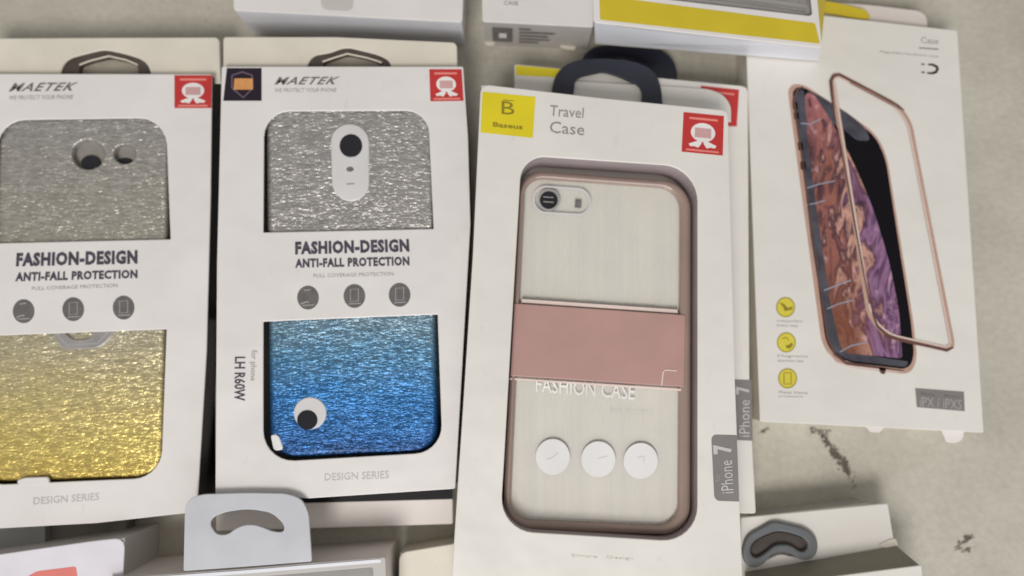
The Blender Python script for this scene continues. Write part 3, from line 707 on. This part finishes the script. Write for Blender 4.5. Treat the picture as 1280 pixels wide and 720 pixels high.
# ================================================================== glitter packages
def glitter_package(t, Zf, Z0, outline, wins, side_mats, r):
    return box(t, outline, Zf, Z0, 'card', 'card', holes=wins, r=r, side_mats=side_mats)
def design_text(fp, z, l1, l2, l3, ics, ds):
    text('FASHION-DESIGN', l1, z, 'ink', fp, bold=0.055, spacing=1.12)
    text('ANTI-FALL PROTECTION', l2, z, 'ink', fp, bold=0.05, spacing=1.12)
    text('FULL COVERAGE PROTECTION', l3, z, 'ink_pale', fp)
    for k, (cx, cy) in enumerate(ics):
        ic = decal('round_icon', ell(cx, cy, 13.6, 15), z, 'icon_grey', fp)
        zz = z+0.00006
        if k == 0:
            strip('icon_glyph', [(cx-5, cy-9), (cx+3, cy-10)], 1.3, zz, 'icon_line', ic); strip('icon_glyph', [(cx-9, cy+8), (cx-2, cy+5), (cx+1, cy+6)], 1.6, zz, 'icon_line', ic)
        else:
            strip('icon_glyph', [(cx-5, cy-8), (cx+5, cy-9), (cx+5, cy+6), (cx-5, cy+7)], 1.1, zz, 'icon_line', ic, closed=True)
        strip('icon_glyph', [(cx-7, cy+10), (cx+8, cy+9)], 1.2, zz, 'icon_line', ic)
    text('DESIGN SERIES', ds, z, 'ink_soft', fp, bold=0.0)
def header(t, px, hole, hook, z, m, inner_m='shadow_tan'):
    """card that carries the hang hole, with the dark hook seen in it"""
    slab('header_card', px, z, z-0.0008, m, t, [hole])
    return

# ---- package 2 lies on another box
t = thing('phone_case_box', 'hidden box whose cream lower edge shows below the blue glitter case package', 'box', P(440, 560, 0))
Zu = 0.0112
fpu = box(t, [(268, 400), (565, 376), (566, 655), (270, 664)], Zu, 0.0, 'card_pink', 'card_warm', r=2)
decal('gap_shade', [(340, 618), (566, 603), (566, 624), (340, 630)], Zu, 'black_side', fpu)  # black strip painted in for the shadow gap under the package above

Z2 = 0.031; Z02 = 0.0116
t2 = thing('phone_case_box', 'white two-window box holding the silver and blue glitter case, centre left', 'box', P(430, 350, Z02))
w2a = rnd([(330, 139), (535, 138), (542, 286), (329, 290.5)], [32, 28, 1, 1], 6)
w2b = rnd(bowed([(329, 402), (547, 393), (552, 566), (329, 579)], [0, 1, 0, 0], 4), [1, 1, 0, 0, 0, 0, 32, 42], 6)
w2b = rnd([(329, 402), (547, 393), (553, 565), (329, 578)], [1, 1, 34, 40], 7)
o2 = [(277, 83), (579, 83), (585, 170), (588, 280), (569, 611), (386, 623), (269, 620), (271, 330)]
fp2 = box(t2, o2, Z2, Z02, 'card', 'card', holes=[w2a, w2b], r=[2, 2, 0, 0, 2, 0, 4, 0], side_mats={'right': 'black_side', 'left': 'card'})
Zh = Z2-0.0035
hp = rnd([(279, 46), (420, 46), (571, 53), (572, 100), (279, 100)], [4, 0, 6, 0, 0])
hole = rnd([(381, 98), (384, 80), (392, 69), (412, 66), (432, 58.5), (452, 63), (475, 69), (487, 76), (492, 98)], [2, 6, 6, 6, 8, 8, 8, 5, 2])
slab('header_card', hp, Zh, Zh-0.0008, 'card_cream', t2, [hole])
slab('hang_hook', rnd([(377, 100), (381, 78), (390, 66), (412, 62), (432, 55), (456, 60), (480, 67), (491, 75), (496, 100)], [2, 6, 6, 6, 8, 8, 8, 5, 2]), Zh-0.0009, Zh-0.0035, 'hook_brown', t2, [rnd([(402, 100), (404, 78), (418, 73), (434, 67.5), (460, 73), (476, 78), (478, 100)], [2, 4, 5, 6, 5, 4, 2])], prof=round_prof(0.0004, 2))
slab('hook_backing', rnd([(384, 104), (386, 70), (432, 60), (488, 72), (490, 104)], 4), Zh-0.0036, Zh-0.0044, 'card_back', t2)
strip('hook_edge', [(403, 77), (418, 72), (434, 67), (460, 72.5), (477, 78)], 1.8, Zh-0.0009, 'card_cream', t2, t=0.0004)
# print
sh = decal('shield_sticker', [(283.5, 85), (327, 85), (327, 126), (279, 126)], Z2, 'shield_dark', fp2, t=0.00008)
z = Z2+0.00008
strip('shield_outline', [(290, 94), (303, 90), (315, 94), (316, 110), (304, 122), (290, 110)], 2.2, z, 'shield_line', sh, closed=True)
decal('shield_badge', [(293, 98), (316, 98), (316, 112), (292, 112)], z+0.00006, 'orange', sh)
award(fp2, [(536.5, 86.5), (577, 86.5), (579.5, 126), (538, 126.5)], Z2)
text('MAETEK', [(345, 96.5), (425, 96), (421, 105.5), (343, 106)], Z2, 'ink_grey', fp2, bold=0.02, shear=0.3, spacing=1.15)
text('WE PROTECT YOUR PHONE', [(344, 110.5), (421, 110), (420, 115), (343, 115.5)], Z2, 'ink_pale', fp2)
design_text(fp2, Z2, [(369, 302), (511, 298.5), (512, 315), (369, 318.5)], [(369, 323.5), (511.5, 320.5), (512, 332), (369, 335)],
            [(392, 342.5), (492, 340), (492, 344.5), (392, 347)], [(385, 372), (443, 370), (499.5, 368.5)], [(406, 592), (486, 588.5), (486, 598), (406, 601)])
lb = decal('size_label', [(284, 431), (328.5, 431), (328.5, 507), (285, 508)], Z2, 'card', fp2, t=0.00004)
text('LH R60W', [(307, 446), (306.5, 501), (292.5, 501), (293.5, 446)], Z2+0.00006, 'ink', lb, bold=0.02)
text('for phone', [(322, 438), (320, 476), (311, 476), (312, 438)], Z2+0.00006, 'ink_pale', lb)
# the case
tc2 = thing('phone_case', 'glitter phone case shading from silver to blue, seen through two windows', 'phone case', P(440, 350, Z02+0.0006))
Zg = Z2-0.0016
def yloc(o, py, z): return P(440, py, z).y-o.location.y
silver = (0.40, 0.38, 0.36)
g2 = glitter('silver_blue_glitter', [(0.0, silver), (0.40, silver), (0.60, (0.17, 0.26, 0.32)), (0.70, (0.085, 0.21, 0.34)), (0.82, (0.028, 0.15, 0.37)), (0.94, (0.014, 0.085, 0.25)), (1.0, (0.01, 0.04, 0.13))], yloc(tc2, 138, Zg), yloc(tc2, 578, Zg), -0.10, 0.75, (0.015, 0.06, 0.08))
camh = rnd([(411, 153), (463, 153), (463, 253), (414, 253)], 25, 8)
cb = rnd([(331, 118), (542, 117), (548, 566), (336, 574)], [28, 28, 32, 34], 8)
slab('case_shell', cb, Zg, Zg-0.0085, g2, tc2, (), prof=round_prof(0.0026, 6), hole_prof=round_prof(0.0004, 2))
md = slab('camera_module', rnd([(412.5, 154.5), (461.5, 154.5), (461.5, 251.5), (415.5, 251.5)], 24, 8), Zg+0.0005, Zg-0.001, 'module', tc2, prof=round_prof(0.0006, 4), smooth=True)
slab('lens', ell(438.5, 182, 14.3, 14.6), Zg+0.0007, Zg+0.0003, 'lens', tc2, prof=round_prof(0.0002, 2))
decal('sensor_dot', ell(437.5, 211.5, 4.6, 3.2), Zg+0.0005, 'ink_grey', tc2)
decal('sensor_dot', rnd([(433, 229), (443, 228.5), (443, 230.5), (433, 231)], .5), Zg+0.0005, 'ink_pale', tc2)
slab('badge_disc', ell(387.5, 516.5, 20.6, 20.2, 32), Zg+0.0003, Zg-0.001, 'module', tc2, prof=round_prof(0.0004, 2))
slab('badge_hole', ell(384, 525, 12.8, 12.4), Zg+0.0005, Zg-0.0001, 'lens', tc2, prof=round_prof(0.0001, 2))
slab('corner_highlight', rnd([(337.5, 543), (348, 543), (355, 562), (342, 564)], 4.5), Zg+0.0002, Zg-0.003, 'sticker', tc2, prof=round_prof(0.0005, 3))  # white piece modelled in place of the highlight on the rounded corner

# ---- package 1
Z1 = 0.024
t1 = thing('phone_case_box', 'white two-window box holding the silver and gold glitter case, left edge', 'box', P(110, 370, 0))
w1a = rnd([(-3, 150), (207, 147), (213, 299), (-6, 304)], [34, 34, 1, 1], 6)
w1b = rnd([(-18, 420), (208, 411.5), (201, 597), (-30, 607)], [1, 1, 34, 34], 7)
o1 = [(-42, 92), (265, 92.5), (263, 250), (258, 440), (246, 640), (120, 654), (-62, 664)]
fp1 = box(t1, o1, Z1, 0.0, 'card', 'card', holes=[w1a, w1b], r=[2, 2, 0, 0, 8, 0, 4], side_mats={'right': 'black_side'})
Zh = Z1-0.0035
hp = rnd([(-40, 48), (120, 47), (274, 46.5), (276, 104), (-40, 104)], [4, 0, 6, 0, 0])
hole = rnd([(74, 104), (77, 84), (85, 73), (105, 67.5), (130, 61.5), (156, 67), (178, 74), (187, 84), (190, 104)], [2, 6, 8, 8, 8, 8, 8, 6, 2])
slab('header_card', hp, Zh, Zh-0.0008, 'card_cream', t1, [hole])
slab('hang_hook', rnd([(70, 106), (73, 82), (83, 70), (105, 63.5), (130, 57.5), (160, 63), (182, 71), (191, 82), (194, 106)], [2, 6, 8, 8, 8, 8, 8, 6, 2]), Zh-0.0009, Zh-0.0035, 'hook_brown', t1, [rnd([(98, 106), (99, 82), (112, 77), (136, 71), (158, 76), (172, 82), (173, 106)], [2, 4, 5, 6, 5, 4, 2])], prof=round_prof(0.0004, 2))
slab('hook_backing', rnd([(78, 108), (80, 74), (130, 64), (184, 76), (188, 108)], 4), Zh-0.0036, Zh-0.0044, 'card_back', t1)
strip('hook_edge', [(99, 81), (112, 76), (136, 70), (158, 75), (172, 81)], 1.8, Zh-0.0009, 'card_cream', t1, t=0.0004)
award(fp1, [(218, 94), (265, 94), (264, 135), (218, 135)], Z1)
text('MAETEK', [(14, 104), (98, 103), (93, 113.5), (11, 114.5)], Z1, 'ink_grey', fp1, bold=0.02, shear=0.3, spacing=1.15)
text('WE PROTECT YOUR PHONE', [(12, 119.5), (92, 118.5), (91, 124), (11, 125)], Z1, 'ink_pale', fp1)
design_text(fp1, Z1, [(21, 316), (172, 312.5), (172, 330), (20, 333.5)], [(20, 340.5), (172, 337), (172, 348), (19, 352)],
            [(40, 358.5), (147, 354.5), (147, 359), (40, 363)], [(29.5, 389), (91.5, 386.5), (154.5, 384.5)], [(42, 622), (124, 616), (124, 625), (42, 631)])
tc1 = thing('phone_case', 'glitter phone case shading from silver to gold, with a ring holder', 'phone case', P(100, 370, 0.0006))
Zg = Z1-0.0016
g1 = glitter('silver_gold_glitter', [(0.0, silver), (0.38, (0.43, 0.40, 0.34)), (0.62, (0.52, 0.47, 0.33)), (0.76, (0.61, 0.51, 0.25)), (0.9, (0.66, 0.53, 0.17)), (1.0, (0.62, 0.46, 0.12))], yloc(tc1, 148, Zg), yloc(tc1, 600, Zg), -0.19, 0.75, (0.09, 0.085, 0.06))
cb = rnd([(-2, 126), (212, 124), (203, 598), (-28, 604)], [30, 34, 32, 34], 8)
e1 = ell(110, 193, 20.5, 18.5, 32); e2 = ell(155.5, 192.5, 14, 12, 28)
slab('case_shell', cb, Zg, Zg-0.0085, g1, tc1, [e1, e2], prof=round_prof(0.0026, 6), hole_prof=round_prof(0.0007, 3))
slab('camera_recess', ell(110, 193, 21.5, 19.5, 32), Zg-0.0032, Zg-0.004, 'recess_grey', tc1)
slab('lens', ell(113, 203, 12, 9), Zg-0.0022, Zg-0.0033, 'lens', tc1, prof=round_prof(0.0003, 2))
slab('sensor_recess', ell(155.5, 192.5, 15, 13, 28), Zg-0.0032, Zg-0.004, 'recess_grey', tc1)
slab('lens', ell(156, 201, 9, 4), Zg-0.0026, Zg-0.0033, 'lens', tc1)
rg = rnd([(58, 398), (68, 424), (80, 438), (125, 435), (140, 420), (150, 396), (128, 396), (120, 414), (110, 424), (92, 425), (82, 418), (76, 398)], [2, 8, 8, 8, 8, 2, 2, 6, 6, 6, 6, 2], 4)
rh = slab('ring_holder', rg, Zg+0.0008, Zg-0.0002, 'ring_metal', tc1, prof=round_prof(0.0004, 3))
strip('ring_groove', [(64, 400), (74, 421), (84, 431), (122, 429), (134, 416), (143, 398)], 2.2, Zg+0.0008, 'window_grey', rh)
slab('price_tab', rnd([(20, 601), (30, 597), (60, 596), (62, 606), (24, 608)], 3), Z1+0.0001, Z1-0.0009, 'card', t1)

# ================================================================== bottom edge
# ---- centre left: box with grey hang tab
Zq = 0.033
t = thing('phone_case_box', 'white box with a pale grey curved hang tab, bottom edge under the blue case package', 'box', P(320, 720, 0))
hb = rnd([(164, 730), (300, 723), (466, 709), (472, 980), (144, 990)], [16, 0, 3, 3, 3])
fpq = box(t, [(134, 723), (300, 711), (482, 696), (492, 1000), (110, 1000)], Zq, 0.0, 'card_grey', 'card_pink', holes=[hb], r=[14, 0, 3, 3, 3])
strip('window_rim', [(152, 726), (300, 715.5), (476, 701)], 4.2, Zq, 'card_cool', fpq, t=0.0003)
slab('inner_tray', rnd([(140, 727), (300, 716), (478, 701), (487, 995), (120, 995)], 2), Zq-0.003, Zq-0.004, 'window_grey', t)
slab('window_film', rnd([(140, 727), (300, 716), (478, 701), (487, 995), (120, 995)], 2), Zq-0.0008, Zq-0.001, 'film', t)
tab = rnd([(229, 714), (231, 628), (247, 618), (310, 616), (366, 617), (385, 632), (390, 702), (300, 709)], [3, 10, 12, 10, 16, 16, 3, 0], 7)
eh = rnd([(262, 655), (266, 646), (282, 640), (310, 636), (340, 641), (356, 657), (354, 665), (342, 665), (326, 658), (312, 655), (296, 659), (284, 669), (270, 668)], [5, 6, 8, 12, 8, 7, 3, 6, 8, 8, 8, 6, 5], 4)
slab('hang_tab', tab, Zq+0.0012, Zq+0.0002, 'tab_grey', t, [eh], prof=round_prof(0.0003, 2), label='pale grey curved hang tab with a moustache-shaped slot')
# ---- cream box seen left of package 3
t = thing('phone_case_box', 'small cream box corner at the bottom edge, left of the travel case package', 'box', P(530, 720, 0))
box(t, [(499, 691), (572, 679), (600, 1000), (495, 1000)], 0.0175, 0.0, 'card_cream', 'shadow_tan', r=[9, 2, 2, 2])
# ---- far left
t = thing('phone_case_box', 'lilac white box with a salmon red patch, bottom left corner', 'box', P(60, 720, 0))
Zl = 0.030
fpl = box(t, [(-70, 703), (118, 676), (156, 672), (140, 1000), (-60, 1000)], Zl, 0.0, 'lilac', 'card_grey', r=[2, 8, 12, 2, 2])
decal('red_patch', rnd([(32, 722), (46, 714), (95, 708), (99, 740), (20, 744)], 3), Zl, 'salmon', fpl)
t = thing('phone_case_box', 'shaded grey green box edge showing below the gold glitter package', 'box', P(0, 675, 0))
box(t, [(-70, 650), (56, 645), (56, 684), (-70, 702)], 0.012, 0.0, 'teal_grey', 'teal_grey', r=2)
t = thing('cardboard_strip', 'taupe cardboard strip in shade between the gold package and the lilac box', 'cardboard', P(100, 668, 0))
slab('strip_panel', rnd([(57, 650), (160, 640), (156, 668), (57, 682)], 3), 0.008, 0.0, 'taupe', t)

# ---- bottom right
Zr = 0.0145
t = thing('phone_case_box', 'low box whose thin far edge shows above the box with the grey rubber hook', 'box', P(1010, 680, 0))
box(t, [(948, 645), (1087, 629), (1092, 700), (952, 712)], Zr-0.0008, 0.0, 'card_pink', 'window_grey', r=1)
t = thing('phone_case_box', 'white box with a grey rubber hang hook, lying at the bottom right', 'box', P(1020, 700, Zr))
header_px = rnd([(926, 647), (1110, 629), (1119, 684), (1119, 700), (926, 730)], [2, 3, 3, 2, 2])
hl = rnd([(932, 700), (936, 676), (950, 668), (966, 660), (985, 664), (1008, 672), (1014, 684), (1008, 697), (992, 696), (975, 692), (958, 700), (942, 706)], 6, 4)
hc = slab('header_card', header_px, Zr+0.0008, Zr, 'card_warm', t, [hl])
ho = rnd([(927, 694), (933, 670), (950, 661), (967, 651), (985, 655), (1010, 661), (1024, 676), (1021, 697), (1004, 702), (984, 690), (968, 691), (953, 708), (936, 711)], [9,9,9,7,6,9,9,9,9,7,6,8,9], 5)
hi = rnd([(937, 690), (941, 678), (955, 670), (972, 664), (990, 667), (1006, 673), (1012, 683), (1004, 692), (988, 681), (970, 681), (954, 694), (944, 699)], 6, 4)
slab('hang_hook', ho, Zr+0.0030, Zr+0.0009, 'hook_grey', t, [hi], prof=round_prof(0.0009, 4))
slab('hook_inner_plate', hi, Zr+0.0006, Zr+0.0002, 'hook_brown', t)
box(t, [(932, 735), (1152, 706.5), (1180, 1000), (936, 1000)], 0.027, Zr+0.001, 'card_warm', 'card_warm', r=2, side_mats={'top': 'shaded_card'}, foot=[(930, 714), (1121, 681), (1150, 1000), (934, 1000)])
slab('torn_flap', rnd([(1098, 681), (1112, 674), (1120, 673), (1124, 682), (1108, 686)], 2), Zr+0.0013, Zr+0.0009, 'card_cream', t)
